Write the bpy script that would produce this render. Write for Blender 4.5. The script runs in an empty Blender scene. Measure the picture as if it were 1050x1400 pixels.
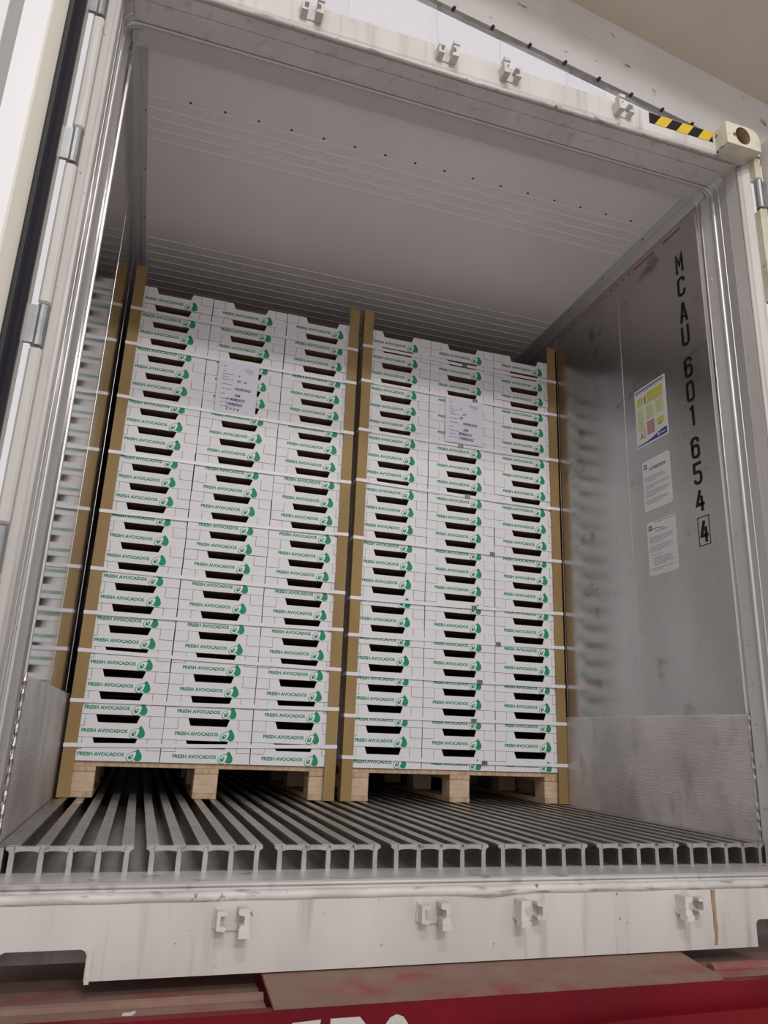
import bpy, bmesh, math, random
from mathutils import Matrix, Vector
random.seed(7)
S = bpy.context.scene
C = S.collection

# ------------------------------------------------------------------ camera
cam = bpy.data.cameras.new('camera')
cam.sensor_fit = 'HORIZONTAL'; cam.sensor_width = 36.0
cam.lens = 1015.65 * 36.0 / 1050.0
cam.clip_start = 0.02; cam.clip_end = 200
camo = bpy.data.objects.new('camera', cam); C.objects.link(camo)
RX = Vector((0.952693, -0.301573, 0.037827))
UP = Vector((-0.120831, -0.261603, 0.957582))
FW = Vector((0.278885, 0.916852, 0.285667))
m = Matrix.Identity(4)
for i in range(3):
    m[i][0] = RX[i]; m[i][1] = UP[i]; m[i][2] = -FW[i]
m[0][3], m[1][3], m[2][3] = 0.3879, -2.1114, 0.2921
camo.matrix_world = m
S.camera = camo

# ------------------------------------------------------------------ world, lamps, exposure
w = bpy.data.worlds.new('hall_light'); S.world = w; w.use_nodes = True
bg = w.node_tree.nodes['Background']
bg.inputs[0].default_value = (1.0, 0.948, 0.962, 1); bg.inputs[1].default_value = 0.71
def area(name, loc, target, sx, sy, power, col=(1, .97, .95)):
    l = bpy.data.lights.new(name, 'AREA'); l.shape = 'RECTANGLE'; l.size = sx; l.size_y = sy
    l.energy = power; l.color = col
    o = bpy.data.objects.new(name, l); C.objects.link(o); o.location = loc
    o.rotation_euler = (Vector(target) - Vector(loc)).to_track_quat('-Z', 'Y').to_euler()
    return o
area('hall_lamp_offscreen', (0.6, -4.4, 5.0), (1.2, 0, 0.8), 1.2, 0.35, 75)
area('hall_lamp_far_offscreen', (1.6, -9.0, 5.4), (1.2, 0.5, 1.0), 3.0, 0.4, 230)
S.view_settings.view_transform = 'Standard'; S.view_settings.look = 'None'
S.view_settings.gamma = 1.0; S.view_settings.use_curve_mapping = False
S.view_settings.exposure = 0.0

# ------------------------------------------------------------------ materials
MATS = {}
def mat(name, col, rough=.5, metal=0., var=None, vscale=(6, 6, 6), vlo=.4, vhi=.65, bump=0., bscale=(80, 80, 80),
        rvar=None, spec=.5, extra=None, detail=5.):
    m = bpy.data.materials.new(name); m.use_nodes = True
    nt = m.node_tree; N = nt.nodes; L = nt.links
    b = N['Principled BSDF']
    b.inputs['Base Color'].default_value = (*col, 1); b.inputs['Roughness'].default_value = rough
    b.inputs['Metallic'].default_value = metal; b.inputs['Specular IOR Level'].default_value = spec
    tc = N.new('ShaderNodeTexCoord')
    def noise(scale, det=detail):
        mp = N.new('ShaderNodeMapping'); mp.inputs['Scale'].default_value = scale
        L.new(tc.outputs['Object'], mp.inputs['Vector'])
        n = N.new('ShaderNodeTexNoise'); n.inputs['Scale'].default_value = 1; n.inputs['Detail'].default_value = det
        L.new(mp.outputs[0], n.inputs['Vector']); return n
    def ramp(src, lo, hi, c0, c1):
        r = N.new('ShaderNodeValToRGB'); r.color_ramp.elements[0].position = lo; r.color_ramp.elements[1].position = hi
        r.color_ramp.elements[0].color = (*c0, 1); r.color_ramp.elements[1].color = (*c1, 1)
        L.new(src, r.inputs[0]); return r
    out = None
    if var:
        n = noise(vscale); r = ramp(n.outputs['Fac'], vlo, vhi, col, var); out = r.outputs[0]
    if extra:
        for (scale, lo, hi, c) in extra:
            n = noise(scale); r = ramp(n.outputs['Fac'], lo, hi, (0, 0, 0), (1, 1, 1))
            mx = N.new('ShaderNodeMixRGB'); L.new(r.outputs[0], mx.inputs[0])
            if out: L.new(out, mx.inputs[1])
            else: mx.inputs[1].default_value = (*col, 1)
            mx.inputs[2].default_value = (*c, 1); out = mx.outputs[0]
    if out: L.new(out, b.inputs['Base Color'])
    if rvar:
        n = noise(rvar[0]); r = ramp(n.outputs['Fac'], .35, .7, (rvar[1],) * 3, (rvar[2],) * 3)
        L.new(r.outputs[0], b.inputs['Roughness'])
    if bump:
        n = noise(bscale); bp = N.new('ShaderNodeBump'); bp.inputs['Strength'].default_value = bump
        bp.inputs['Distance'].default_value = .002
        L.new(n.outputs['Fac'], bp.inputs['Height']); L.new(bp.outputs[0], b.inputs['Normal'])
    MATS[name] = m
    return m
PAINT = mat('white_paint', (.62, .595, .565), .45, 0, (.55, .525, .495), (5, 5, 1.4), .42, .66, .15, (30, 30, 30),
            extra=[((26, 26, 1.6), .56, .76, (.40, .37, .34)), ((40, 40, 40), .71, .76, (.16, .12, .10))])
GRIME = mat('grimy_white_paint', (.62, .595, .57), .5, 0, (.52, .495, .47), (9, 9, 9), .42, .62, .3, (40, 40, 40),
            extra=[((11, 30, 60), .57, .66, (.30, .275, .27)), ((30, 30, 30), .66, .72, (.17, .14, .13))])
DOORWHITE = mat('door_gelcoat_white', (.78, .765, .78), .35)
GREYP = mat('grey_door_channel', (.34, .325, .32), .5)
DOORCREAM = mat('door_edge_cream', (.68, .66, .56), .5)
PAINT2 = mat('cream_paint', (.66, .62, .50), .45, 0, (.50, .45, .30), (9, 9, 9), .45, .7, .2, (30, 30, 30),
             extra=[((22, 22, 22), .62, .68, (.13, .07, .03))])
STEEL = mat('stainless_wall', (.53, .505, .50), .20, 1, (.455, .43, .425), (2.2, 2.2, 1.2), .40, .64, .015, (200, 200, 6),
            rvar=((4, 4, 3), .23, .31), extra=[((6, 6, 9), .62, .76, (.25, .235, .23))])
STEEL_M = mat('stainless_wall_polished', (.53, .505, .50), .12, 1, (.455, .43, .425), (2.2, 2.2, 1.2), .40, .64,
              rvar=((4, 4, 3), .07, .13))
STEEL_L = mat('stainless_lining', (.60, .58, .585), .38, .55, (.56, .54, .545), (6, 6, 2), .35, .7)
SILLPLATE = mat('sill_plate_metal', (.60, .58, .575), .42, .35, (.50, .48, .475), (5, 12, 5), .4, .65, .2, (30, 60, 30),
                extra=[((14, 14, 14), .64, .72, (.33, .31, .30))])
LINER = mat('scuffed_aluminium', (.70, .655, .645), .48, .4, (.50, .465, .455), (3, 3, 3), .42, .66, .9, (2, 14, 380),
            rvar=((8, 8, 8), .32, .5), extra=[((12, 12, 6), .54, .74, (.45, .42, .41))])
ALU = mat('worn_aluminium', (.53, .505, .485), .44, 1, (.40, .375, .36), (16, 5, 16), .42, .66, .25, (90, 20, 90),
          extra=[((60, 9, 60), .64, .74, (.22, .20, .19))])
CEIL = mat('ceiling_enamel', (.80, .765, .75), .32, 0, (.76, .725, .705), (3, 2, 3), .4, .65)
CARTON = mat('white_carton', (.81, .80, .82), .6, 0, (.78, .77, .79), (9, 9, 9), .4, .65, spec=.25)
KRAFT_IN = mat('brown_carton_inside', (.24, .155, .095), .85, spec=.1)
GREEN = mat('green_ink', (.018, .29, .14), .55, spec=.25)
BOARD = mat('kraft_edge_board', (.36, .245, .10), .6, 0, (.30, .195, .075), (4, 4, 2), .4, .65, spec=.3)
STRAP = mat('white_strap_plastic', (.80, .79, .81), .4)
WOOD = mat('pallet_pine', (.66, .51, .36), .65, 0, (.55, .40, .26), (12, 12, 60), .4, .65, .2, (20, 20, 160))
WOOD_B = mat('pallet_board_wood', (.60, .44, .29), .65, 0, (.44, .30, .18), (60, 60, 12), .4, .65)
PAPER = mat('white_paper', (.74, .735, .80), .6, spec=.25)
INK = mat('blue_ballpoint', (.06, .05, .24), .6)
GREYINK = mat('grey_print', (.25, .25, .29), .6)
BLACK = mat('black_vinyl', (.009, .009, .010), .5, spec=.2)
RUBBER = mat('black_rubber', (.02, .018, .028), .45)
RED = mat('red_chassis_paint', (.165, .005, .010), .45, 0, (.12, .005, .010), (3, 3, 3), .4, .65, spec=.15,
          extra=[((20, 20, 20), .68, .75, (.10, .02, .02))])
DUST = mat('dusty_red_steel', (.21, .125, .095), .75, 0, (.26, .05, .055), (3, 11, 11), .50, .66,
           extra=[((12, 12, 12), .42, .64, (.23, .145, .11))])
LETTER = mat('white_letter_paint', (.52, .50, .465), .5)
YEL = mat('hazard_yellow', (.68, .45, .02), .4)
GALV = mat('galvanised_hinge', (.40, .41, .41), .35, .8, (.30, .31, .31), (12, 12, 12))
RUST = mat('rust', (.17, .08, .035), .85, 0, (.40, .29, .18), (30, 30, 10), .40, .60)
LRED = mat('load_line_red', (.42, .03, .03), .5)
PGREEN = mat('poster_pale_green', (.62, .64, .36), .5)
PYEL = mat('poster_yellow', (.52, .49, .10), .5)
PBLUE = mat('poster_blue', (.02, .05, .26), .4)
PRED = mat('poster_pink', (.55, .13, .20), .5)
PORANGE = mat('poster_orange', (.70, .40, .15), .5)
WHITEP = mat('placard_white', (.66, .645, .645), .4)
AVO = mat('avocado_skin', (.035, .075, .02), .45, 0, (.06, .10, .03), (50, 50, 50), .4, .65, .3, (200, 200, 200))
CONC = mat('hall_concrete', (.55, .525, .51), .65, 0, (.49, .465, .45), (1, 1, 1))
LINTEL = mat('painted_lintel', (.72, .695, .69), .6, 0, (.67, .645, .635), (2, 2, 2), .4, .65,
             extra=[((7, 7, 14), .66, .74, (.22, .21, .20))])
BEIGE = mat('beige_soffit', (.60, .54, .44), .7, 0, (.56, .50, .40), (1.5, 1.5, 1.5), .4, .65,
            extra=[((9, 9, 9), .70, .78, (.2, .19, .12))])
def sheet_mat(name, tint):
    m = bpy.data.materials.new(name); m.use_nodes = True
    nt = m.node_tree; N = nt.nodes; L = nt.links; N.remove(N['Principled BSDF'])
    o = N['Material Output']; t = N.new('ShaderNodeBsdfTranslucent'); d = N.new('ShaderNodeBsdfDiffuse'); tr = N.new('ShaderNodeBsdfTransparent')
    t.inputs[0].default_value = (*tint, 1); d.inputs[0].default_value = (*tint, 1)
    a = N.new('ShaderNodeMixShader'); a.inputs[0].default_value = .4
    L.new(t.outputs[0], a.inputs[1]); L.new(d.outputs[0], a.inputs[2])
    b = N.new('ShaderNodeMixShader'); b.inputs[0].default_value = .78
    L.new(a.outputs[0], b.inputs[1]); L.new(tr.outputs[0], b.inputs[2]); L.new(b.outputs[0], o.inputs[0])
    return m
SHEET = sheet_mat('translucent_film', (.92, .88, .95))
SHEET2 = sheet_mat('translucent_film_lilac', (.80, .72, .90))

# ------------------------------------------------------------------ mesh helpers
class MB:
    def __init__(s): s.v = []; s.f = []; s.mi = []
    def add(s, verts, faces, mi=0):
        o = len(s.v); s.v += [tuple(v) for v in verts]; s.f += [tuple(i + o for i in f) for f in faces]; s.mi += [mi] * len(faces)
        return s
    def box(s, x0, x1, y0, y1, z0, z1, mi=0):
        v = [(x, y, z) for x in (x0, x1) for y in (y0, y1) for z in (z0, z1)]
        return s.add(v, [(0, 1, 3, 2), (4, 6, 7, 5), (0, 4, 5, 1), (2, 3, 7, 6), (0, 2, 6, 4), (1, 5, 7, 3)], mi)
    def cbox(s, x0, x1, y0, y1, z0, z1, c, mi=0):
        """box with chamfered edges"""
        bm = bmesh.new(); bmesh.ops.create_cube(bm, size=1)
        for v in bm.verts:
            v.co = Vector(((x0 + x1) / 2 + v.co.x * (x1 - x0), (y0 + y1) / 2 + v.co.y * (y1 - y0), (z0 + z1) / 2 + v.co.z * (z1 - z0)))
        bmesh.ops.bevel(bm, geom=bm.edges[:], offset=c, segments=1, affect='EDGES', profile=.5)
        bm.verts.index_update()
        s.add([v.co[:] for v in bm.verts], [[v.index for v in f.verts] for f in bm.faces], mi); bm.free(); return s
    def prism(s, poly, d0, d1, axes='xzy', mi=0):
        """polygon in first two axes, extruded along the third from d0 to d1"""
        ix = ['xyz'.index(a) for a in axes]; n = len(poly); V = []
        for d in (d0, d1):
            for p in poly:
                q = [0, 0, 0]; q[ix[0]] = p[0]; q[ix[1]] = p[1]; q[ix[2]] = d; V.append(q)
        F = [tuple(range(n)), tuple(range(2 * n - 1, n - 1, -1))] + [(i, (i + 1) % n, n + (i + 1) % n, n + i) for i in range(n)]
        return s.add(V, F, mi)
    def tube(s, pts, r, n=10, mi=0, cap=True):
        pts = [Vector(p) for p in pts]; k = len(pts); V = []; rs = r if isinstance(r, (list, tuple)) else [r] * k
        ref = None
        for i, p in enumerate(pts):
            t = (pts[min(i + 1, k - 1)] - pts[max(i - 1, 0)]).normalized()
            if ref is None: ref = Vector((0, 0, 1)) if abs(t.z) < .9 else Vector((1, 0, 0))
            a = (ref - t * ref.dot(t)).normalized(); ref = a; b = t.cross(a)
            for j in range(n):
                an = 2 * math.pi * j / n; V.append(p + (a * math.cos(an) + b * math.sin(an)) * rs[i])
        F = [(i * n + j, i * n + (j + 1) % n, (i + 1) * n + (j + 1) % n, (i + 1) * n + j) for i in range(k - 1) for j in range(n)]
        if cap: F += [tuple(range(n - 1, -1, -1)), tuple(range((k - 1) * n, k * n))]
        return s.add(V, F, mi)
    def mesh(s, name, mats, smooth=False):
        me = bpy.data.meshes.new(name); me.from_pydata(s.v, [], s.f)
        for x in (mats if isinstance(mats, (list, tuple)) else [mats]): me.materials.append(x)
        for p, i in zip(me.polygons, s.mi): p.material_index = i
        bm = bmesh.new(); bm.from_mesh(me); bmesh.ops.recalc_face_normals(bm, faces=bm.faces); bm.to_mesh(me); bm.free()
        if smooth:
            for p in me.polygons: p.use_smooth = True
        return me
    def build(s, name, mats, parent=None, loc=(0, 0, 0), smooth=False):
        return link(name, s.mesh(name, mats, smooth), parent, loc)
def link(name, data, parent=None, loc=(0, 0, 0), rot=None):
    o = bpy.data.objects.new(name, data); C.objects.link(o); o.location = loc
    if rot: o.rotation_euler = rot
    if parent: o.parent = parent
    return o
def tag(o, label, cat, group=None):
    o['label'] = label; o['category'] = cat
    if group: o['group'] = group
    return o
def struct(o, label=None):
    o['kind'] = 'structure'
    if label: o['label'] = label
    return o
def arc(cx, cy, r, a0, a1, n=8):
    return [(cx + r * math.cos(math.radians(a0 + (a1 - a0) * i / n)), cy + r * math.sin(math.radians(a0 + (a1 - a0) * i / n))) for i in range(n + 1)]
def rrect(x0, x1, y0, y1, r, n=4):
    return arc(x1 - r, y1 - r, r, 0, 90, n) + arc(x0 + r, y1 - r, r, 90, 180, n) + arc(x0 + r, y0 + r, r, 180, 270, n) + arc(x1 - r, y0 + r, r, 270, 360, n)
def text_mesh(name, body, size, material, bold=0., xscale=1., extrude=.0003, shear=0., align='CENTER', res=2):
    """flat lettering in local XY, up = +Y, facing +Z"""
    cu = bpy.data.curves.new(name, 'FONT'); cu.body = body; cu.size = size; cu.offset = bold; cu.extrude = extrude
    cu.shear = shear; cu.align_x = align; cu.align_y = 'CENTER'; cu.resolution_u = res
    t = bpy.data.objects.new(name, cu); C.objects.link(t)
    dg = bpy.context.evaluated_depsgraph_get(); me = bpy.data.meshes.new_from_object(t.evaluated_get(dg))
    bpy.data.objects.remove(t); bpy.data.curves.remove(cu)
    for v in me.vertices: v.co.x *= xscale
    me.materials.clear(); me.materials.append(material); me.name = name
    return me
FRONT = (math.radians(90), 0, 0)            # local XY -> world XZ, facing -Y
RIGHTWALL = (math.radians(90), 0, math.radians(-90))   # facing -X

# key dimensions (metres): x across the container, y into it, z up from the rail tops
XL, XR, ZC = 0.085, 2.404, 2.575           # inner wall faces, ceiling
OL, OR, ZT, ZB = 0.024, 2.462, 2.662, -0.25
YE = 7.0                                   # far end of the load space
JL, JR, JT = 0.057, 2.428, 2.560           # door lining

# ------------------------------------------------------------------ hall around the container
struct(MB().box(-14, 16, -16, 14, -1.65, -1.60).build('ground', CONC), 'grey concrete hall ground')
# lintel wall and canopy above and behind the container
hd = Vector((1.0, 0.131, 0)).normalized()
hn = Vector((-hd.y, hd.x, 0))
def hp(s, d, z):                            # s along the lintel, d behind its face
    p = Vector((1.355, 0.706, 0)) + hd * s + hn * d; return (p.x, p.y, z)
def hbox(mb, s0, s1, d0, d1, z0, z1):
    v = [hp(s, d, z) for s in (s0, s1) for d in (d0, d1) for z in (z0, z1)]
    return mb.add(v, [(0, 1, 3, 2), (4, 6, 7, 5), (0, 4, 5, 1), (2, 3, 7, 6), (0, 2, 6, 4), (1, 5, 7, 3)])
lint = struct(hbox(MB(), -1.4, 6, 0, .03, 4.03, 4.54).build('wall_lintel', LINTEL), 'white dirt marked lintel wall above and behind the container')
hbox(MB(), -1.4, 6, -.006, .020, 4.0, 4.032).build('edge_rail', GALV, lint)
bolt = MB().tube([(0, 0, -.012), (0, 0, .012)], .010, 8).mesh('bolt', RUBBER)
for i in range(30):
    p = hp(-1.3 + i * .245, -.014, 4.017); link('bolt', bolt, lint, p, (math.radians(90), 0, math.atan2(hd.y, hd.x)))
can = MB(); hbox(can, -3.5, 6.5, -2.6, .25, 4.54, 4.70)  # seen soffit, its unseen reach towards the camera lengthened to shade the header
struct(can.build('ceiling_canopy', BEIGE), 'beige canopy soffit above the white lintel')
# translucent film hanging between lintel and container roof
for i, (x, wd, d0, zl, col) in enumerate([(-1.35, .62, .000, 2.9, SHEET), (-.78, .36, .024, 2.95, SHEET2), (-.46, .54, .000, 2.9, SHEET), (.06, .44, .024, 2.9, SHEET),
                                     (.48, .46, .000, 2.9, SHEET), (.92, .30, .024, 2.95, SHEET2), (1.20, .56, .000, 2.9, SHEET), (1.74, .66, .024, 2.9, SHEET)]):
    mb = MB(); n = 10; V = []
    for k in range(n + 1):
        for j in range(9):
            fx = j / 8; zz = zl + (3.9995 - zl) * k / n
            V.append(hp(x + wd * fx + .012 * math.sin(k * .9 + i), d0 + .008 * math.sin(fx * 6 + i + k * .4), zz - .10 * math.sin(math.pi * fx) * (1 - k / n)))
    mb.add(V, [(k * 9 + j, k * 9 + j + 1, (k + 1) * 9 + j + 1, (k + 1) * 9 + j) for k in range(n) for j in range(8)])
    # rounded hem along the lower edge
    o = mb.build('film_strip', col, None, smooth=True)
    mb2 = MB(); mb2.tube([V[k * 9 + 8] for k in range(n + 1)], .004, 6); mb2.build('hem', SHEET2, o)
    tag(o, 'pale translucent film strip hanging behind the container header' if col is SHEET else 'lilac tinted translucent film strip hanging behind the container header', 'film strip',
        'film strips above the container' if col is SHEET else 'lilac film strips above the container')

# ------------------------------------------------------------------ container shell
# floor: base plate > planks > rails
floor = struct(MB().box(OL + .03, OR - .03, 0.0, YE, -.075, -.066).build('floor', ALU), 'ribbed aluminium container floor of parallel tee rails')
PITCH, PW, X0 = .3235, .2925, .119
NT = 5; tp = (PW - .030) / (NT - 1)
rail = MB()
rail.prism([(-.0150, 0), (-.0150, -.006), (-.006, -.010), (-.0038, -.016), (-.0038, -.066), (.0038, -.066), (.0038, -.016), (.006, -.010), (.0150, -.006), (.0150, 0)], .014, YE - .01, 'xzy')
rail_me = rail.mesh('rail', ALU)
endf = MB()
# welded end frame: stems and arches
def endframe():
    mb = MB(); x = [.015 + i * tp for i in range(NT)]; hs = .0062
    for i, cx in enumerate(x): mb.box(cx - hs, cx + hs, 0, .016, -.066, -.008)
    for i in range(NT - 1):
        a, b = x[i] + hs - .001, x[i + 1] - hs + .001; mid = (a + b) / 2; hw = (b - a) / 2
        low = [(mid + hw * c, -.0200 + .0085 * s ** .5 if s > 0 else -.0200) for c, s in [(math.cos(math.pi * k / 10), max(0, math.sin(math.pi * k / 10))) for k in range(11)]]
        poly = [(a, -.001), (b, -.001)] + [(b, -.023)] + low[1:-1] + [(a, -.023)]
        mb.prism(poly, 0, .016, 'xzy')
    mb.prism([(0, -.001), (0, -.008), (.007, -.012), (.0100, -.02), (.018, -.02), (.018, -.001)], -.0006, .016, 'xzy')
    mb.prism([(PW, -.001), (PW, -.008), (PW - .007, -.012), (PW - .0100, -.02), (PW - .018, -.02), (PW - .018, -.001)], -.0006, .016, 'xzy')
    return mb.mesh('end_frame', ALU)
end_me = endframe()
plank_me = MB().box(.004, PW - .004, .0, YE - .01, -.068, -.064).mesh('floor_plank', ALU)
for i in range(7):
    pl = link('floor_plank', plank_me, floor, (X0 + i * PITCH, 0, 0))
    for k in range(NT): link('rail', rail_me, pl, (.015 + k * tp, 0, 0))
    link('end_frame', end_me, pl, (0, 0, 0))
MB().box(XL + .012, X0 - .004, .0, YE - .01, -.066, -.004).build('edge_rail', ALU, floor)
MB().box(X0 + 7 * PITCH - .024, XR - .012, .0, YE - .01, -.066, -.004).build('edge_rail', ALU, floor)

ceil = struct(MB().box(OL + .01, OR - .01, .0, YE, ZC, ZT - .006).build('ceiling', CEIL), 'white enamelled container ceiling with shallow cross ribs')
ribm = MB().prism([(-.006, 0), (-.003, -.0022), (.003, -.0022), (.006, 0)], XL + .05, XR - .05, 'yzx').mesh('rib', CEIL)
for y in [.328, .381, .436, .492, .547] + [1.215 + .062 * k for k in range(22)]:
    link('rib', ribm, ceil, (0, y, ZC + .0004))
rv = MB().tube([(0, 0, 0), (0, 0, -.003)], [.006, .0035], 8).mesh('rivet', RUBBER)
for k in range(16): link('rivet', rv, ceil, (.287 + k * .1305, .309, ZC + .0004))

def wall(side):
    sx = 1 if side == 'right' else -1; xi = XR if sx > 0 else XL; xo = OR if sx > 0 else OL
    a, b = sorted((xi, xo))
    W = struct(MB().box(a, b, .055, YE, -.07, ZC + .03).build('wall_' + side, STEEL if sx > 0 else STEEL_M),
               'dull stainless steel container wall with black stencilled number' if sx > 0 else 'mirror-like stainless steel container wall without markings')
    c = xi - sx * .0
    # scuff liner with folded lip
    mb = MB(); mb.prism([(c + sx * .002, -.02), (c - sx * .0065, -.02), (c - sx * .0065, .396), (c - sx * .0055, .402), (c + sx * .002, .407)], .062, YE - .02, 'xzy')
    mb.build('scuff_liner', LINER, W)
    # weld bead at the liner's edge
    MB().tube([(c - sx * .005, .060 + .002 * math.sin(k * 2.1), -.02 + .43 * k / 40) for k in range(41)], [.0045 + .0012 * math.sin(k * 1.7) for k in range(41)], 6).build('weld_bead', ALU, W)
    # edge trim
    MB().tube([(c - sx * .001, .068, .40), (c - sx * .001, .085, 2.50)], .0045, 6).build('edge_trim', STEEL_L, W)
    # cornice
    mb = MB(); mb.prism([(xi + sx * .002, ZC + .002), (xi - sx * .045, ZC + .002), (xi - sx * .044, ZC - .004), (xi - sx * .028, ZC - .026), (xi - sx * .022, ZC - .024), (xi - sx * .002, ZC - .052), (xi + sx * .002, ZC - .052)], .02, YE - .02, 'xzy')
    co = mb.build('cornice', STEEL_L, W)
    for k in range(12): link('rivet', rv, co, (xi - sx * .036, .06 + k * .33, ZC - .012))
    # panel seams
    for y in (.655, 1.25): MB().box(*sorted((c - sx * .0008, c + sx * .001)), y, y + .003, .41, 2.5).build('panel_seam', STEEL_L, W)
    for k in range(18):
        link('rivet', MATS_RIV, W, (c - sx * .0005, .03, .1 + k * .135), (0, math.radians(90 * sx), 0))
    return W
MATS_RIV = MB().tube([(0, 0, 0), (0, 0, -.0015)], [.004, .003], 6).mesh('rivet', GALV)
WR = wall('right'); WLf = wall('left')
struct(MB().box(OL, OR, YE, YE + .06, -.07, ZT).build('wall_end', STEEL), 'far end wall of the container')
# load line on the right wall
for (y0, y1) in [(.18, .30), (.37, .52)] + [(.55 + k * .05, .565 + k * .05) for k in range(14)]:
    MB().box(XR - .0010, XR + .001, y0, y1, 2.486, 2.4935).build('load_line', LRED, WR)
# container number, one character below the other
def ribbon(mb, pts, t, closed=False, d0=-.0004, d1=.0004):
    P = [Vector(p) for p in pts]; n = len(P); L_, R_ = [], []
    for i in range(n):
        a = P[i - 1] if (i > 0 or closed) else None; b = P[(i + 1) % n] if (i < n - 1 or closed) else None
        d1_ = (P[i] - a).normalized() if a is not None else (b - P[i]).normalized()
        d2_ = (b - P[i]).normalized() if b is not None else d1_
        n1 = Vector((-d1_.y, d1_.x)); n2 = Vector((-d2_.y, d2_.x)); mm = (n1 + n2).normalized(); k = min(2.2, 1 / max(.3, mm.dot(n1)))
        L_.append(P[i] + mm * t / 2 * k); R_.append(P[i] - mm * t / 2 * k)
    V = [(p.x, p.y, d) for d in (d0, d1) for q in (L_, R_) for p in q]
    F = []
    for i in range(n if closed else n - 1):
        j = (i + 1) % n
        F += [(i, j, n + j, n + i), (2 * n + i, 3 * n + i, 3 * n + j, 2 * n + j), (i, 2 * n + i, 2 * n + j, j), (n + i, n + j, 3 * n + j, 3 * n + i)]
    if not closed: F += [(0, n, 3 * n, 2 * n), (n - 1, 3 * n - 1, 4 * n - 1, 2 * n - 1)]
    mb.add(V, F)
def glyph(ch, w, h, t):
    a, b = w / 2 - t / 2, h / 2 - t / 2; r = .014; mb = MB()
    def loop(z0, z1): return [p for p in rrect(-a, a, z0, z1, r, 3)]
    if ch == 'M': ribbon(mb, [(-a, -h / 2), (-a, b), (0, -.1 * h), (a, b), (a, -h / 2)], t)
    elif ch == 'A':
        ribbon(mb, [(-a, -h / 2), (-.002, h / 2 - t / 2), (.002, h / 2 - t / 2), (a, -h / 2)], t); ribbon(mb, [(-a * .55, -.22 * h), (a * .55, -.22 * h)], t * .8)
    elif ch == 'U': ribbon(mb, [(-a, h / 2)] + arc(-a + r, -b + r, r, 180, 270, 3) + arc(a - r, -b + r, r, 270, 360, 3) + [(a, h / 2)], t)
    elif ch == 'C': ribbon(mb, [(a, .20 * h)] + arc(a - r, b - r, r, 0, 90, 3) + arc(-a + r, b - r, r, 90, 180, 3) + arc(-a + r, -b + r, r, 180, 270, 3) + arc(a - r, -b + r, r, 270, 360, 3) + [(a, -.20 * h)], t)
    elif ch == '0': ribbon(mb, loop(-b, b), t, True)
    elif ch == '6':
        ribbon(mb, loop(-b, .08 * h), t, True); ribbon(mb, [(-a, -.1 * h)] + [(-a, b - r)] + arc(-a + r, b - r, r, 180, 90, 3) + arc(a - r, b - r, r, 90, 0, 3) + [(a, .22 * h)], t)
    elif ch == '1': ribbon(mb, [(-.013, .30 * h), (.004, b - .006), (.004, -h / 2)], t)
    elif ch == '5': ribbon(mb, [(a + t / 2, b), (-a, b), (-a, .06 * h)] + arc(a - r, .06 * h - r, r, 90, 0, 3) + arc(a - r, -b + r, r, 0, -90, 3) + arc(-a + r, -b + r, r, 270, 180, 3) + [(-a, -.26 * h)], t)
    elif ch == '4': ribbon(mb, [(a + t / 2, -.20 * h), (-a, -.20 * h), (.004, b), ], t); ribbon(mb, [(.010, .16 * h), (.010, -h / 2)], t)
    return mb.mesh('number_character', BLACK)
for ch, z in zip('MCAU6016544', [2.322, 2.206, 2.080, 1.965, 1.816, 1.705, 1.597, 1.453, 1.342, 1.230, 1.101]):
    me = glyph(ch, .043 if z < 1.2 else .048, .094, .0125)
    link('number_character', me, WR, (XR - .0012, .207 if z > 1.2 else .199, z), RIGHTWALL)
nb = MB()
for (y0, y1, z0, z1) in [(.167, .231, 1.157, 1.160), (.167, .231, 1.043, 1.046), (.167, .1695, 1.043, 1.160), (.2285, .231, 1.043, 1.160)]:
    nb.box(XR - .0012, XR + .001, y0, y1, z0, z1)
nb.build('number_frame', BLACK, WR)

# door lining swept round the opening
def upath(xl, xr, zt, zb, r):
    P = [(xl, zb, -1, 0), (xl, zt - r, -1, 0)]
    for k in range(1, 8): a = math.radians(180 - 90 * k / 8); P.append((xl + r + r * math.cos(a), zt - r + r * math.sin(a), math.cos(a), math.sin(a)))
    P += [(xl + r, zt, 0, 1), (xr - r, zt, 0, 1)]
    for k in range(1, 8): a = math.radians(90 - 90 * k / 8); P.append((xr - r + r * math.cos(a), zt - r + r * math.sin(a), math.cos(a), math.sin(a)))
    P += [(xr, zt - r, 1, 0), (xr, zb, 1, 0)]
    return P
def sweep(profile, path, closed=False):
    mb = MB(); n = len(profile); V = []
    for (x, z, nx, nz) in path:
        for (o, y) in profile: V.append((x + o * nx, y, z + o * nz))
    R_ = range(n if closed else n - 1)
    mb.add(V, [(i * n + j, i * n + (j + 1) % n, (i + 1) * n + (j + 1) % n, (i + 1) * n + j) for i in range(len(path) - 1) for j in R_])
    return mb
PATH = upath(JL, JR, JT, -.062, .05)
lining = sweep([(-.0265, .072), (-.002, .010), (-.002, -.075), (.012, -.077), (.012, .072)], PATH, True).build('trim_1', STEEL_L)
struct(lining, 'stainless steel lining around the door opening')
bead = sweep([(.002 + .0085 * math.cos(a) - .004, .004 + .0085 * math.sin(a)) for a in [2 * math.pi * k / 10 for k in range(10)]], PATH, True).build('lip_bead', STEEL_L, lining, smooth=True)
sweep([(.002 + .005 * math.cos(a) - .002, -.030 + .004 * math.sin(a)) for a in [2 * math.pi * k / 8 for k in range(8)]], PATH, True).build('lip_bead', STEEL_L, lining, smooth=True)

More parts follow.
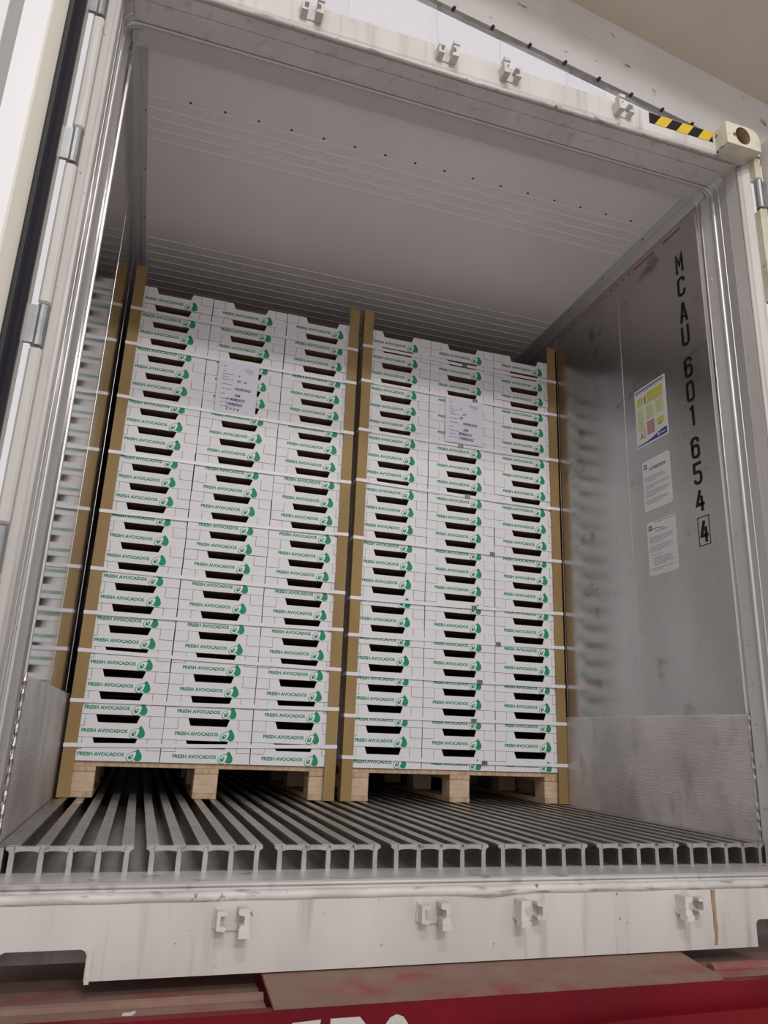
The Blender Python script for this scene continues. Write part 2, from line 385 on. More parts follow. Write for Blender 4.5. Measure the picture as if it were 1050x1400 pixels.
# header
head = MB()
head.prism([(-.175, 2.562), (-.168, 2.548), (-.160, 2.548), (-.155, 2.556), (-.095, 2.556), (-.093, 2.5525), (-.016, 2.5525), (-.012, 2.558), (-.012, 2.570), (.06, 2.572), (.06, ZT), (-.165, ZT), (-.175, ZT - .01)], OL + .02, OR - .02, 'yzx')
header = struct(head.build('trim_2', PAINT), 'white painted steel header above the door opening')
MB().tube([(JL - .005, -.163, 2.553), (.9, -.163, 2.553), (1.22, -.163, 2.551), (1.26, -.165, 2.545), (1.30, -.163, 2.551), (JR + .005, -.163, 2.553)], .0085, 8).build('drip_bead', GRIME, header, smooth=True)
# hazard tape
for (ya_, yb_, zq) in [(-.146, -.096, 2.5500), (-.094, -.015, 2.5485)]: MB().box(JL + .03, JR - .03, ya_, yb_, zq, 2.558).build('soffit_plate', PAINT, header)
yz = -.1758
hx0, hx1, hz0, hz1 = 1.99, 2.288, 2.600, 2.650
MB().box(hx0, hx1, yz, yz + .001, hz0, hz1).build('hazard_tape', BLACK, header)
for k in range(3):
    x = hx0 + .035 + k * .1
    MB().prism([(x - .012, hz0), (x + .040, hz0), (x + .075, hz1), (x + .023, hz1)] if k < 9 else [], yz - .0006, yz, 'xzy').build('hazard_stripe', YEL, header)

# posts
def post(side):
    sx = 1 if side == 'right' else -1; xi = JR if sx > 0 else JL; xo = OR if sx > 0 else OL
    mb = MB(); X = lambda d: xi + sx * d
    d = abs(xo - xi)
    mb.prism([(X(-.001), -.074), (X(-.001), -.128), (X(.004), -.140), (X(.010), -.152), (X(d - .002), -.170), (X(d), -.165), (X(d), .06), (X(.010), .06), (X(.010), -.074)], ZB, 2.566, 'xyz')
    o = struct(mb.build('trim_3' if sx > 0 else 'trim_4', PAINT), 'white painted door post beside the %s wall' % ('numbered' if sx > 0 else 'mirror-like'))
    MB().tube([(X(.003), -.140, ZB + .02), (X(.003), -.140, 2.552)], .0068, 8).build('post_ridge', PAINT, o, smooth=True)
    # hinge guards and hinges
    hx = X(.041) if sx < 0 else X(.046)
    hz = [(-.02, .09), (.62, .735), (1.215, 1.335), (1.79, 1.905), (2.325, 2.455)]
    zz = ZB + .06
    for (a, b) in hz:
        mb = MB(); mb.tube([(hx, -.190, a + .002), (hx, -.190, b - .002)], .0165, 14)
        h = mb.build('hinge', GALV, o, smooth=False)
        MB().box(*sorted((hx, hx + sx * .095)), -.203, -.192, a + .006, b - .006).build('hinge_leaf', GALV, h)
        g = MB(); 
        if a - zz > .03: g.cbox(hx - .0155, hx + .0155, -.204, -.166, zz + .004, a - .004, .006)
        if g.v: g.build('hinge_guard', PAINT if sx < 0 else PAINT2, o)
        zz = b
    g = MB().cbox(hx - .0155, hx + .0155, -.204, -.166, zz + .004, 2.56, .006); g.build('hinge_guard', PAINT if sx < 0 else PAINT2, o)
    MB().cbox(hx - .016, hx + .016, -.202, -.170, zz - .165, zz - .143, .004).build('hinge_stop', PAINT2, o)
    # corner casting
    c0, c1 = sorted((OL if sx < 0 else OR - .162, OL + .162 if sx < 0 else OR))
    mb = MB(); r = .05
    outer = (arc(c1 - r, 2.657 - r, r, 0, 90, 6) + [(c0, 2.657), (c0, 2.556), (c1, 2.556)]) if sx > 0 else (arc(c0 + r, 2.657 - r, r, 90, 180, 6) + [(c0, 2.556), (c1, 2.556), (c1, 2.657)])
    cx = (c0 + c1) / 2 - sx * .002; cz = 2.608
    n = 24
    hole = [(cx + .030 * math.cos(2 * math.pi * k / n), cz + .036 * math.sin(2 * math.pi * k / n)) for k in range(n)]
    # front plate with a hole: ring of quads between hole and outline
    def hit(ang):
        dx, dz = math.cos(ang), math.sin(ang); best = 9
        for i in range(len(outer)):
            (x1, z1), (x2, z2) = outer[i], outer[(i + 1) % len(outer)]
            ex, ez = x2 - x1, z2 - z1; den = dx * ez - dz * ex
            if abs(den) < 1e-9: continue
            t = ((x1 - cx) * ez - (z1 - cz) * ex) / den; u = ((x1 - cx) * dz - (z1 - cz) * dx) / den
            if t > 0 and -1e-6 <= u <= 1 + 1e-6: best = min(best, t)
        return (cx + dx * best, cz + dz * best)
    angs = sorted(set([2 * math.pi * k / 32 for k in range(32)] + [math.atan2(z - cz, x - cx) % (2 * math.pi) for x, z in outer]))
    k = len(angs)
    O = [hit(a) for a in angs]; H = [(cx + .035 * math.cos(a), cz + .041 * math.sin(a)) for a in angs]
    yf, yb, yi = -.236, -.150, -.19
    V = [(x, yf, z) for x, z in O] + [(x, yf, z) for x, z in H] + [(x, yi, z) for x, z in H] + [(x, yb, z) for x, z in O]
    F = []; FH = []
    for i in range(k):
        j = (i + 1) % k
        F += [(i, j, k + j, k + i), (i, j, 3 * k + j, 3 * k + i)]; FH.append((k + i, k + j, 2 * k + j, 2 * k + i))
    F.append(tuple(range(3 * k, 4 * k)))
    mb.add(V, F + FH); mb.mi = [0] * len(F) + [1] * len(FH); mb.build('corner_casting', [PAINT2, RUST], o)
    MB().box(cx - .034, cx + .034, yi, yi + .004, cz - .04, cz + .04).build('casting_socket', RUST, o)
    return o
PR = post('right'); PL = post('left')

# sill
px0, px1 = .160, .338
def pocket(a, b, z): return [(a, ZB), ] + [(a, z - .012), (a + .004, z - .004), (a + .012, z)] + [(b - .012, z), (b - .004, z - .004), (b, z - .012)] + [(b, ZB)]
poly = [(OL, -.085), (OL, ZB)] + pocket(px0, px1, -.187) + pocket(2.147, 2.325, -.180) + [(OR, ZB), (OR, -.085)]
sill = struct(MB().prism(poly, -.165, -.150, 'xzy').build('trim_5', PAINT), 'white painted steel sill below the door opening')
MB().prism([(px1 + .002, ZB - .004), (px1 + .002, -.19), (px1 + .012, -.183), (px1 + .012, ZB - .004)], -.172, -.150, 'xzy').build('pocket_lip', PAINT, sill)
MB().prism([(-.150, -.085), (-.150, -.088), (.0, -.088), (.0, -.070), (-.130, -.066)], OL, OR, 'yzx').build('sill_top', PAINT, sill)
MB().box(JL, JR, -.132, .012, -.072, -.0615).build('threshold_plate', SILLPLATE, sill)
MB().tube([(JL, -.138, -.068), (JR, -.138, -.068)], .0045, 8).build('threshold_rib', PAINT, sill, smooth=True)
pts = []
for k in range(60):
    x = OL + (OR - OL) * k / 59
    dz = -.004 * math.exp(-((x - 1.30) / .06) ** 2)
    pts.append((x, -.158 - .003 * math.exp(-((x - 1.3) / .06) ** 2), -.088 + dz + .0006 * math.sin(k * 1.3)))
MB().tube(pts, [.0125 + .002 * math.exp(-((p[0] - 1.3) / .06) ** 2) for p in pts], 10).build('lip_bead', GRIME, sill, smooth=True)
MB().prism([(1.998, -.100), (2.013, -.100), (2.011, -.125), (2.013, -.150), (2.011, -.175), (2.014, -.20), (2.010, -.225), (2.007, -.240), (1.998, -.240), (2.002, -.215), (1.999, -.19), (2.001, -.165), (1.998, -.135)], -.1662, -.164, 'xzy').build('rust_streak', RUST, sill)
MB().box(OL, OR, -.02, .01, -.25, -.09).build('cross_member', PAINT, sill)
MB().box(.10, .36, .10, .12, -.25, -.09).build('pocket_back', RED, sill)

# cam keepers on header and sill
def keeper(parent, x, z, up, mirror, y):
    s = -1 if mirror else 1; f = 1 if up else -1
    P = lambda a: [(x + s * q[0], z + f * q[1]) for q in a]
    base = MB().prism(P([(-.040, -.024), (.030, -.024), (.040, .018), (.034, .026), (-.036, .026), (-.044, .018)]), y - .005, y + .001, 'xzy').build('cam_keeper', PAINT, parent)
    mb = MB()   # left hook: half cup open to one side
    mb.prism(P([(-.038, -.020), (-.016, -.020), (-.016, -.012), (-.030, -.010), (-.030, .010), (-.014, .014), (-.018, .022), (-.038, .020)]), y - .034, y - .004, 'xzy')
    mb.build('keeper_hook', PAINT, base)
    mb = MB()   # right hook: taller lug with folded tongue
    mb.prism(P([(.010, -.026), (.034, -.026), (.036, .022), (.028, .030), (.012, .026), (.014, .010), (.024, .006), (.024, -.010), (.010, -.014)]), y - .042, y - .004, 'xzy')
    mb.prism(P([(.012, .020), (.036, .020), (.038, .034), (.012, .034)]), y - .048, y - .020, 'xzy')
    mb.build('keeper_hook', PAINT, base)
for x, mr in [(.652, False), (1.140, False), (1.385, True), (1.862, True)]: keeper(header, x, 2.606, True, mr, -.175)
for x, mr in [(.648, False), (1.147, False), (1.412, True), (1.912, True)]: keeper(sill, x, -.133, False, mr, -.165)

# doors, swung right back
def door(side):
    sx = 1 if side == 'right' else -1; h = -.012 if sx < 0 else OR + .036
    X = lambda d: h + sx * d
    b = lambda d0, d1: sorted((X(d0), X(d1)))
    z0, z1 = ZB + .03, ZT - .03
    D = struct(MB().box(*b(.004, 1.18), -.255, -.190, z0, z1).build('door_1' if sx < 0 else 'door_2', PAINT),
               'white insulated container door with black gasket, swung open beside the %s wall' % ('mirror-like' if sx < 0 else 'numbered'))
    g = MB(); a0, a1 = X(.002), X(.040)
    g.prism([(X(.000), -.262), (X(.006), -.278), (X(.018), -.270), (X(.026), -.284), (X(.042), -.266), (X(.042), -.250), (X(.0), -.250)], z0, z1, 'xyz')
    g.box(*b(.042, 1.14), -.270, -.250, z1 - .04, z1); g.box(*b(.042, 1.14), -.270, -.250, z0, z0 + .04); g.box(*b(1.14, 1.18), -.27, -.25, z0, z1)
    g.build('gasket', RUBBER, D)
    MB().prism([(X(.042), -.254), (X(.043), -.268), (X(.072), -.300), (X(.080), -.300), (X(.080), -.254)], z0 + .04, z1 - .04, 'xyz').build('edge_moulding', DOORCREAM, D)
    WHT = DOORWHITE; MB().prism([(X(.078), -.254), (X(.078), -.301), (X(.142), -.306), (X(.142), -.254)], z0 + .05, z1 - .05, 'xyz').build('inner_panel', WHT, D)
    MB().box(*b(.142, .177), -.292, -.254, z0 + .05, z1 - .05).build('drain_channel', GREYP, D)
    MB().box(*b(.177, 1.10), -.308, -.254, z0 + .05, z1 - .05).build('inner_panel', WHT, D)
    return D
door('left'); door('right')

# ------------------------------------------------------------------ trailer chassis below the sill
ch = link('trailer_chassis', None, None, (1.24, -.33, -.60))
tag(ch, 'red steel trailer chassis with dusty top plates under the container sill', 'trailer')
def cpart(mb, name, m, parent=ch):
    o = mb.build(name, m, parent); o.matrix_parent_inverse = Matrix.Translation((-1.24, .33, .60)); return o
cpart(MB().add([(.73, -.328, -.276), (1.88, -.328, -.276), (1.885, -.16, -.262), (1.885, .10, -.2515), (.73, .10, -.2515), (.73, -.16, -.262),
    (.73, -.328, -.270), (1.88, -.328, -.270), (1.885, -.16, -.2535), (1.885, .10, -.2505), (.73, .10, -.2505), (.73, -.16, -.2535)],
    [(0, 1, 2, 5), (5, 2, 3, 4), (6, 7, 8, 11), (11, 8, 9, 10), (0, 1, 7, 6), (1, 2, 8, 7), (2, 3, 9, 8), (3, 4, 10, 9), (4, 5, 11, 10), (5, 0, 6, 11)]), 'deck_plate', DUST)
cpart(MB().box(-.6, .725, -.325, .25, -.325, -.288), 'deck_plate', DUST)
cpart(MB().box(1.892, 3.1, -.325, .25, -.325, -.288), 'deck_plate', DUST)
cpart(MB().tube([(-.6, -.215, -.291), (.725, -.215, -.291)], .017, 10), 'edge_bar', DUST)
cpart(MB().tube([(1.95, -.200, -.291), (3.1, -.200, -.291)], .018, 10), 'edge_bar', DUST)
fb = cpart(MB().box(-.6, 3.1, -.338, -.310, -.62, -.276), 'front_beam', RED)
cpart(MB().prism([(1.15, -.345), (1.6, -.330), (3.1, -.322), (3.1, -.44), (1.15, -.44)], -.372, -.338, 'xzy'), 'beam_rail', RED)
cpart(MB().box(-.6, 3.1, .25, .32, -.62, -.29), 'cross_beam', RED)
for pts, closed in [([(.770, -.312), (.815, -.310), (.800, -.385)], False), ([(.866, -.385), (.866, -.309), (.912, -.309), (.924, -.322), (.924, -.350), (.912, -.358), (.866, -.358)], False),
                    ([(1.002 + .019 * math.cos(a), -.345 + .035 * math.sin(a)) for a in [2 * math.pi * k / 16 for k in range(16)]], True)]:
    mb = MB(); ribbon(mb, pts, .027, closed, -.0006, .0008)
    mb.v = [(v[0], -.3388 - v[2], v[1]) for v in mb.v]
    cpart(mb, 'beam_letter', LETTER)

# ------------------------------------------------------------------ pallets
YF = 1.265          # plane of the carton fronts
BW, BP, BH, LH, NL = .3692, .3730, .0902, .0917, 24
ZP = .142
STACKS = [dict(x=.1145, y=YF + .010, tagw='mirror-like', nudge=0), dict(x=1.2715, y=YF, tagw='numbered', nudge=0)]
blk = MB().cbox(-.05, .05, 0, .10, .022, .100, .003).mesh('block', WOOD)
brd = MB().cbox(0, 1.085, 0, .11, .120, .1415, .002).mesh('deck_board', WOOD_B)
skd = MB().cbox(-.05, .05, 0, 1.10, 0, .022, .002).mesh('skid', WOOD_B)
stg = MB().cbox(-.05, .05, 0, 1.10, .100, .120, .002).mesh('stringer', WOOD_B)
for si, st in enumerate(STACKS):
    x0 = st['x'] + .025; y0 = st['y'] + .012
    P = link('pallet', None, None, (x0, y0, 0))
    tag(P, 'pale pine pallet under the carton stack beside the %s wall' % st['tagw'], 'pallet', 'pallets under the cartons')
    for cx in (.05, .5425, 1.035):
        link('skid', skd, P, (cx, 0, .0005)); link('stringer', stg, P, (cx, 0, 0))
        for cy in (0.002, .50, .998): link('block', blk, P, (cx, cy, 0))
    for k in range(7): link('deck_board', brd, P, (0, k * .165, 0))

# ------------------------------------------------------------------ cartons
def carton_meshes():
    W_, H_, D_ = BW, BH, .48; t = .004
    fr = MB()
    ct, cb, cd = .262, .292, .031
    tw, tz, g = .056, .0435, .0018
    poly = [(0, 0), (W_, 0), (W_, tz), (W_ - tw - g, tz), (W_ - tw - g, H_), (W_ * (1 - ct), H_), (W_ * (1 - cb), H_ - cd), (W_ * cb, H_ - cd), (W_ * ct, H_), (tw + g, H_), (tw + g, tz), (0, tz)]
    fr.prism(poly, 0, t, 'xzy')
    front = fr.mesh('front_panel', CARTON)
    tabm = MB().box(0, tw, -.0004, t, tz + g, H_).mesh('tab', CARTON)
    tr = MB()
    tr.box(.002, W_ - .002, t, D_, .001, .005, 1)
    tr.box(0, t, t, D_, 0, H_ - .001, 0); tr.box(W_ - t, W_, t, D_, 0, H_ - .001, 0)
    tr.box(t, W_ - t, D_ - t, D_, .005, H_ - .001, 1)
    tr.box(t, t + .001, t, D_ - t, .005, H_ - .002, 1); tr.box(W_ - t - .001, W_ - t, t, D_ - t, .005, H_ - .002, 1)
    tr.box(t, tw + .01, t, t + .001, .01, H_ - .002, 1); tr.box(W_ - tw - .01, W_ - t, t, t + .001, .01, H_ - .002, 1)
    tray = tr.mesh('tray', [CARTON, KRAFT_IN])
    txt = text_mesh('printed_words', 'FRESH AVOCADOS', .0190, GREEN, .00085, 1.0, .0002, align='LEFT')
    xs = [v.co.x for v in txt.vertices]; k = .180 / (max(xs) - min(xs)); mn = min(xs)
    for v in txt.vertices: v.co.x = (v.co.x - mn) * k
    # logo: cut half with stone beside a whole fruit
    def pear(cx, cz, s, ang, n=26):
        pts = []
        for i in range(n):
            a = 2 * math.pi * i / n; r = 1 - .0 * math.cos(a)
            x = math.cos(a) * (.52 - .20 * (math.sin(a) * .5 + .5) ** 1.3 * 1.0); z = math.sin(a) * .62 + (.10 if math.sin(a) > 0 else 0) * math.sin(a) ** 2
            c, q = math.cos(ang), math.sin(ang); pts.append((cx + s * (x * c - z * q), cz + s * (x * q + z * c)))
        return pts
    lg = MB(); e = lambda k: (-.0003 * k, -.0003 * (k - 1))
    lg.prism(pear(.0455, .0205, .036, .12), *e(1), 'xzy', 0)
    lg.prism([(.0395, .037), (.043, .049), (.0465, .046), (.049, .038)], *e(1), 'xzy', 0)
    lg.prism(pear(.0205, .0175, .0375, -.75), *e(2), 'xzy', 0)
    lg.prism(pear(.0205, .0175, .0325, -.75), *e(3), 'xzy', 1)
    lg.prism(pear(.0180, .0155, .0170, -.75), *e(4), 'xzy', 0)
    lg.prism(arc(.0195, .0185, .0032, 0, 360, 10)[:-1], *e(5), 'xzy', 1)
    logo = lg.mesh('printed_logo', [GREEN, CARTON])
    return front, tabm, tray, txt, logo
FRm, TAm, TRm, TXm, LGm = carton_meshes()
ORD = ['lowest', 'second', 'third', 'fourth', 'fifth', 'sixth', 'seventh', 'eighth', 'ninth', 'tenth', 'eleventh', 'twelfth', 'thirteenth', 'fourteenth', 'fifteenth',
       'sixteenth', 'seventeenth', 'eighteenth', 'nineteenth', 'twentieth', 'twenty-first', 'twenty-second', 'twenty-third', 'topmost']
# avocado
av = MB(); V = []; n1, n2 = 10, 12
for i in range(n1 + 1):
    u = i / n1; z = -.052 + .104 * u; r = .0300 * math.sqrt(max(0, 1 - (2 * u - 1) ** 2)) * (1.06 - .30 * u)
    for j in range(n2): V.append((r * math.cos(2 * math.pi * j / n2), r * math.sin(2 * math.pi * j / n2), z))
av.add(V, [(i * n2 + j, i * n2 + (j + 1) % n2, (i + 1) * n2 + (j + 1) % n2, (i + 1) * n2 + j) for i in range(n1) for j in range(n2)])
AVm = av.mesh('avocado', AVO, True)
stm = MB().tube([(0, 0, .050), (.001, 0, .056)], [.004, .003], 6).mesh('stem', WOOD)
for si, st in enumerate(STACKS):
    for c in range(3):
        colw = ('wall-side column' if (c == 0) == (si == 0) else 'gap-side column') if c != 1 else 'middle column'
        for l in range(NL):
            x = st['x'] + c * BP + random.uniform(-.0010, .0010); y = st['y'] + random.uniform(-.0015, .004); z = ZP + l * LH
            B = link('avocado_carton', None, None, (x, y, z), (0, 0, random.uniform(-.003, .003)))
            lw = ('%s layer' % ORD[l]) if l in (0, NL - 1) else '%s layer up' % ORD[l]
            tag(B, 'white avocado carton, %s, %s, stack beside the %s wall' % (lw, colw, st['tagw']), 'carton', 'cartons in the stack beside the %s wall' % st['tagw'])
            link('front_panel', FRm, B); link('tray', TRm, B)
            link('tab', TAm, B, (0, random.uniform(-.0012, .0004), 0)); link('tab', TAm, B, (BW - .056, random.uniform(-.0012, .0004), 0))
            link('printed_words', TXm, B, (.048, -.0002, .0262), FRONT)
            link('printed_logo', LGm, B, (.236, 0, .0030))
            if l < 4:
                for k in range(3):
                    a = link('avocado', AVm, None, (x + .110 + k * .078 + random.uniform(-.003, .003), y + .064 + random.uniform(-.003, .008), z + .0365),
                             (math.radians(90 + random.uniform(-10, 10)), random.uniform(-.5, .5), random.uniform(-.2, .2)))
                    link('stem', stm, a)
                    tag(a, 'dark avocado inside the %s carton, %s, stack beside the %s wall' % (lw.replace(' up', ''), colw, st['tagw']), 'avocado', 'avocados in the %s carton, %s, %s side' % (lw.replace(' up', ''), colw, st['tagw']))

# corner boards
def edge_board(xc, sx, y, label):
    """angle board: front flap reaching inwards, side flap reaching back; sx = side of the stack"""
    t = .004; fl = .050
    o = lambda d: xc - sx * d
    poly = [(o(0), y), (o(fl), y), (o(fl), y + t), (o(t), y + t), (o(t), y + fl), (o(0), y + fl)]
    mb = MB(); n = len(poly)
    # slightly ragged top and bottom
    mb.prism(poly, .002, 2.44, 'xyz')
    b = mb.build('edge_board', BOARD, None)
    tag(b, label, 'edge board', 'edge boards on the stacks')
for si, st in enumerate(STACKS):
    xa, xb = st['x'] - .008, st['x'] + 2 * BP + BW + .008
    yb = st['y'] - .0105
    edge_board(xa, -1, yb, 'brown cardboard edge board on the wall-side corner of the stack beside the mirror-like wall' if si == 0 else 'brown cardboard edge board on the central-gap corner of the stack beside the numbered wall')
    edge_board(xb, 1, yb, 'brown cardboard edge board on the central-gap corner of the stack beside the mirror-like wall' if si == 0 else 'brown cardboard edge board on the wall-side corner of the stack beside the numbered wall')

# straps
SZ = [[(.201, .228), (.376, .390), (.580, .566), (.738, .748), (.929, .922), (1.187, 1.207), (1.466, 1.474), (1.742, 1.736), (2.018, 2.013), (2.206, 2.203)],
      [(.186, .176), (.365, .371), (.550, .551), (.728, .744), (.902, .917), (1.197, 1.192), (1.491, 1.479), (1.761, 1.758), (2.034, 2.027), (2.234, 2.228)]]
SEAL = [[], [1.955, 1.90, 1.93, 2.03, 1.90, 2.00, 1.86, 1.82, 1.90, 1.84]]
OR10 = ['lowest', 'second', 'third', 'fourth', 'fifth', 'sixth', 'seventh', 'eighth', 'ninth', 'topmost']
for si, st in enumerate(STACKS):
    xa, xb = st['x'] - .0084, st['x'] + 2 * BP + BW + .0084
    ya, yb = st['y'] - .0112, st['y'] + .485
    for k, (zl, zr) in enumerate(SZ[si]):
        hw = .0078; t = .0012
        yh = st['y'] - .0050
        ring = [(xa, ya), (xa + .054, ya), (xa + .075, yh), (xa + (xb - xa) * .5, yh), (xb - .075, yh), (xb - .054, ya), (xb, ya), (xb, yb), (xa, yb)]
        zz = lambda x: zl + (zr - zl) * (x - xa) / (xb - xa) - .002 * math.sin(math.pi * (x - xa) / (xb - xa))
        cxm, cym = (xa + xb) / 2, (ya + yb) / 2
        V = []
        for (x, y) in ring:
            ox = t if x > xb - .01 else (-t if x < xa + .01 else 0); oy = t if y > cym else -t
            z = zz(x)
            V += [(x, y, z - hw), (x, y, z + hw), (x + ox, y + oy, z + hw), (x + ox, y + oy, z - hw)]
        n = len(ring); F = []
        for i in range(n):
            j = (i + 1) % n
            for q in range(4): F.append((i * 4 + q, j * 4 + q, j * 4 + (q + 1) % 4, i * 4 + (q + 1) % 4))
        s = MB().add(V, F).build('strap', STRAP)
        wv = ('%s strap' % OR10[k]) if k in (0, 9) else '%s strap up' % OR10[k]
        tag(s, 'white plastic strap, %s on the stack beside the %s wall' % (wv, st['tagw']), 'strap', 'straps on the stack beside the %s wall' % st['tagw'])
        if si == 1:
            x = SEAL[1][k]; z = zz(x); mb = MB().box(x - .015, x + .015, yh - .0032, yh - .0011, z - .0095, z + .0095)
            sl = mb.build('strap_seal', GALV, s)
            mb = MB()
            for q in (-.009, 0, .009): mb.box(x + q - .0018, x + q + .0018, yh - .0038, yh - .003, z - .0085, z + .0085)
            mb.build('crimp', RUBBER, sl)

# ------------------------------------------------------------------ papers on the stacks
def paper(x0, x1, z0, z1, y, label, hand, tilt):
    cx, cz = (x0 + x1) / 2, (z0 + z1) / 2; w_, h_ = x1 - x0, z1 - z0
    mb = MB(); n = 6; V = []
    for i in range(n + 1):
        for j in range(n + 1):
            V.append((-w_ / 2 + w_ * j / n, -h_ / 2 + h_ * i / n, .0006 + .0008 * math.sin(j * 1.3 + i)))
    mb.add(V, [(i * 7 + j, i * 7 + j + 1, (i + 1) * 7 + j + 1, (i + 1) * 7 + j) for i in range(n) for j in range(n)])
    o = mb.build('delivery_note', PAPER, None); o.location = (cx, y, cz); o.rotation_euler = (math.radians(90), tilt, 0)
    tag(o, label, 'paper', 'notes taped to the stacks')
    so = o.modifiers.new('thickness', 'SOLIDIFY'); so.thickness = .0004
    rnd = random.Random(3)
    pr = MB()
    for k, z in enumerate([.105, .078, .064, .050, .036, .012, -.012, -.036, -.060, -.078, -.098]):
        zz = z * h_ / .26
        x = -w_ * .38
        for q in range(rnd.randint(1, 3)):
            L_ = rnd.uniform(.008, .022); pr.box(x, x + L_, zz - .0016, zz + .0016, .0018, .0021); x += L_ + .003
    for k in range(3): pr.box(w_ * .12 + .01 * k, w_ * .36, h_ * (.38 - .035 * k), h_ * (.38 - .035 * k) + .002, .0018, .0021)
    pr.build('printed_lines', GREYINK, o)
    for (t, hx, hz, sz) in hand:
        me = text_mesh('handwriting', t, sz, INK, .0005, 1.0, .0002, .25, 'LEFT')
        link('handwriting', me, o, (hx * w_, hz * h_, .0020), (0, 0, -.03))
paper(.545, .740, 1.742, 2.014, STACKS[0]['y'] - .0065, 'white delivery note with blue handwriting taped to the stack beside the mirror-like wall',
      [('v', .0, .24, .020), ('05  16', -.02, .13, .018), ('06|08|2022', -.06, -.02, .0175), ('008', -.05, -.15, .018), ('4  8|08|2022', -.24, -.23, .0175), ('14|08|2022', -.24, -.32, .0175), ('V V V V', -.24, -.42, .020)], .0)
paper(1.730, 1.947, 1.769, 2.024, STACKS[1]['y'] - .0065, 'white delivery note with blue handwriting taped to the stack beside the numbered wall',
      [('v', -.12, .27, .022), ('27', -.05, .15, .019), ('22', -.13, .07, .019), ('18|08|2022', -.05, -.05, .0185), ('008', -.03, -.19, .019), ('8|08|2022', -.15, -.28, .019), ('15|08|2022', -.15, -.38, .019)], .0)

# ------------------------------------------------------------------ placards on the numbered wall
def placard(name, y0, y1, z0, z1, label, cat, rad=.012):
    w_, h_ = y1 - y0, z1 - z0
    o = MB().prism(rrect(-w_ / 2, w_ / 2, -h_ / 2, h_ / 2, rad), 0, .0012, 'xyz').build(name, WHITEP)
    o.location = (XR - .0004, (y0 + y1) / 2, (z0 + z1) / 2); o.rotation_euler = RIGHTWALL
    tag(o, label, cat)
    return o, w_, h_
po, w_, h_ = placard('instruction_poster', .359, .574, 1.575, 1.860, 'yellow and blue printed poster on the numbered steel wall', 'poster', .004)
def pp(name, m_, rects, parent=po, e=.0016):
    mb = MB()
    for (a, b, c, d) in rects: mb.box(-w_ / 2 + a * w_, -w_ / 2 + b * w_, -h_ / 2 + c * h_, -h_ / 2 + d * h_, .001, e)
    return mb.build(name, m_, parent)
pp('title_bar', PBLUE, [(.03, .97, .945, .968)])
rnd = random.Random(5)
pp('title_line', GREYINK, [(.05 + k * .115, .05 + k * .115 + .09, .915, .930) for k in range(8)])
pp('printed_panel', PGREEN, [(.06, .30, .25, .66), (.34, .62, .40, .66), (.65, .94, .42, .68)])
pp('printed_panel', PYEL, [(.08, .28, .70, .84), (.40, .92, .70, .87)])
pp('printed_panel', PORANGE, [(.30, .38, .76, .85), (.10, .28, .06 + .08, .18)])
pp('printed_panel', RUBBER, [(.33, .36, .70, .80), (.36, .90, .685, .690)])
pp('printed_table', PRED, [(.36, .60, .155 + k * .045, .155 + k * .045 + .036) for k in range(5)])
pp('printed_table', GREYINK, [(.44, .48, .155 + k * .045, .155 + k * .045 + .030) for k in range(5)] + [(.56, .60, .16 + k * .045, .18 + k * .045) for k in range(5)] + [(.27, .30, .13 + k * .035, .15 + k * .035) for k in range(5)], e=.0019)
pp('printed_picture', PYEL, [(.68, .90, .24, .34)])
for q in [(.72, .84, .225, .245), (.16, .20, .155, .19), (.16, .20, .20, .23)]: pp('printed_picture', RUST, [q], e=.0019)
pp('printed_lines', GREYINK, [(.08, .08 + rnd.uniform(.12, .2), .28 + k * .022, .285 + k * .022) for k in range(16)] + [(.36, .36 + rnd.uniform(.15, .25), .42 + k * .022, .425 + k * .022) for k in range(10)] + [(.67, .67 + rnd.uniform(.15, .25), .44 + k * .022, .445 + k * .022) for k in range(10)], e=.0018)
wave = [(-w_ * .47, -h_ * .47), (w_ * .47, -h_ * .47), (w_ * .47, -h_ * .36), (w_ * .36, -h_ * .365), (w_ * .2, -h_ * .385), (0, -h_ * .425), (-w_ * .2, -h_ * .445), (-w_ * .47, -h_ * .45)]
MB().prism(wave, .001, .0016, 'xyz').build('blue_wave', PBLUE, po)
MB().prism(arc(w_ * .20, -h_ * .425, .007, 0, 360, 12)[:-1], .0012, .0020, 'xyz').build('emblem', WHITEP, po)
pp('emblem_line', WHITEP, [(.75, .92, .07, .085)], e=.002)
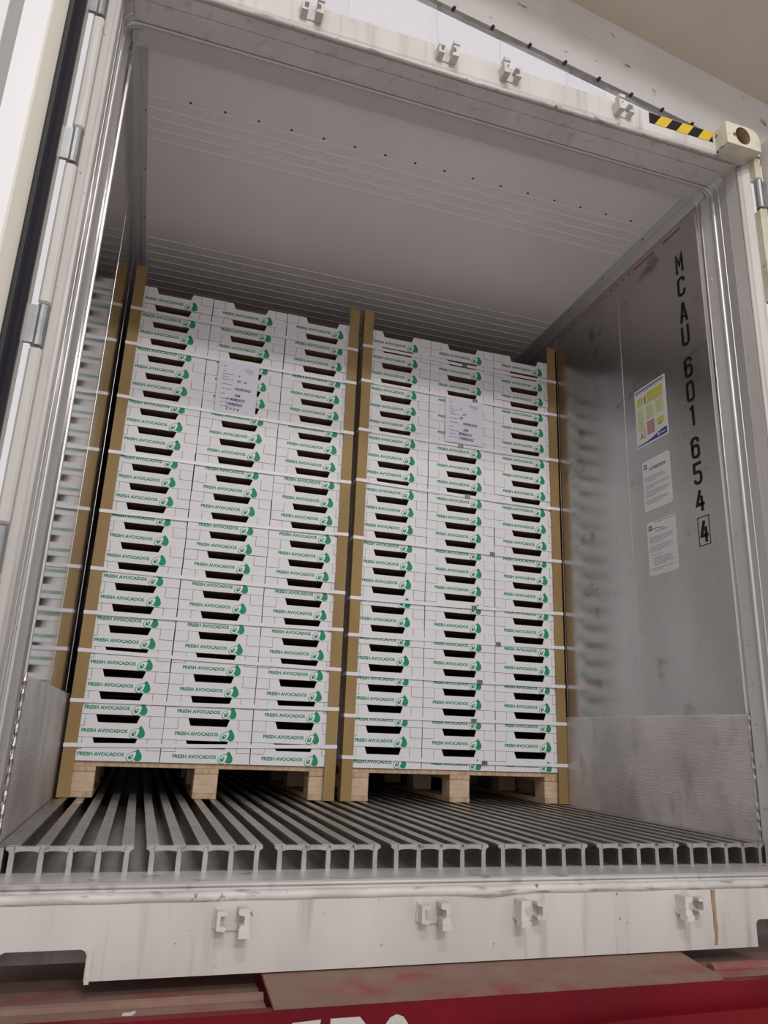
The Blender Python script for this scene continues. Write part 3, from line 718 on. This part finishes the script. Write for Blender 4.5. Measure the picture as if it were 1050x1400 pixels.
def notice(name, y0, y1, z0, z1, label, title, blocks, blue):
    global w_, h_
    o, w_, h_ = placard(name, y0, y1, z0, z1, label, 'notice')
    pp('emblem', PBLUE if blue else RUBBER, [(.06, .17, .84, .93)], o); pp('emblem_centre', WHITEP, [(.09, .14, .865, .905)], o, .002)
    if title:
        me = text_mesh('notice_title', 'ATTENTION', .020, RUBBER, .0004, .95, .0002); link('notice_title', me, o, (.01, h_ * .30, .0014))
    else:
        pp('black_scrawl', RUBBER, [(.30, .95, .965, .972), (.17, .45, .855, .865), (.45, .60, .83, .84)], o)
        pp('notice_title', GREYINK, [(.30 + k * .06, .34 + k * .06, .79, .81) for k in range(7)], o)
    R_ = []
    for (top, nl, ind) in blocks:
        for k in range(nl):
            x = .08 + ind; end = rnd.uniform(.75, .93) if k < nl - 1 else rnd.uniform(.35, .6)
            while x < end:
                L_ = rnd.uniform(.03, .10); R_.append((x, min(x + L_, end), top - k * .032, top - k * .032 + .011)); x += L_ + .02
    pp('printed_lines', GREYINK, R_, o)
    return o
notice('notice', .364, .550, 1.268, 1.502, 'white notice headed ATTENTION on the steel wall below the yellow poster', True, [(.66, 4, 0), (.50, 3, 0), (.37, 4, 0), (.20, 3, 0)], True)
notice('notice', .358, .545, .980, 1.217, 'white notice with black scrawl on the steel wall, lowest of the placards', False, [(.70, 4, 0), (.53, 4, 0), (.37, 1, 0), (.31, 5, .1), (.12, 2, 0)], False)

# small litter on the floor rails and the chassis
lb = MB().prism([(-.012, -.003), (.0, -.006), (.013, -.003), (.012, .004), (-.010, .004)], 0, .0015, 'xyz').build('paper_scrap', PAPER)
lb.location = (.207, 1.10, .0); tag(lb, 'small white paper scrap lying on a floor rail before the pallet', 'scrap')
lb = MB().prism([(-.014, -.003), (-.004, -.006), (.008, -.004), (.013, .006), (.006, .009), (.004, .001), (-.010, .002)], 0, .004, 'xyz').build('paper_scrap', WHITEP)
lb.location = (.44, -.262, -.288); tag(lb, 'crumpled white scrap lying on the dusty red chassis plate', 'scrap')
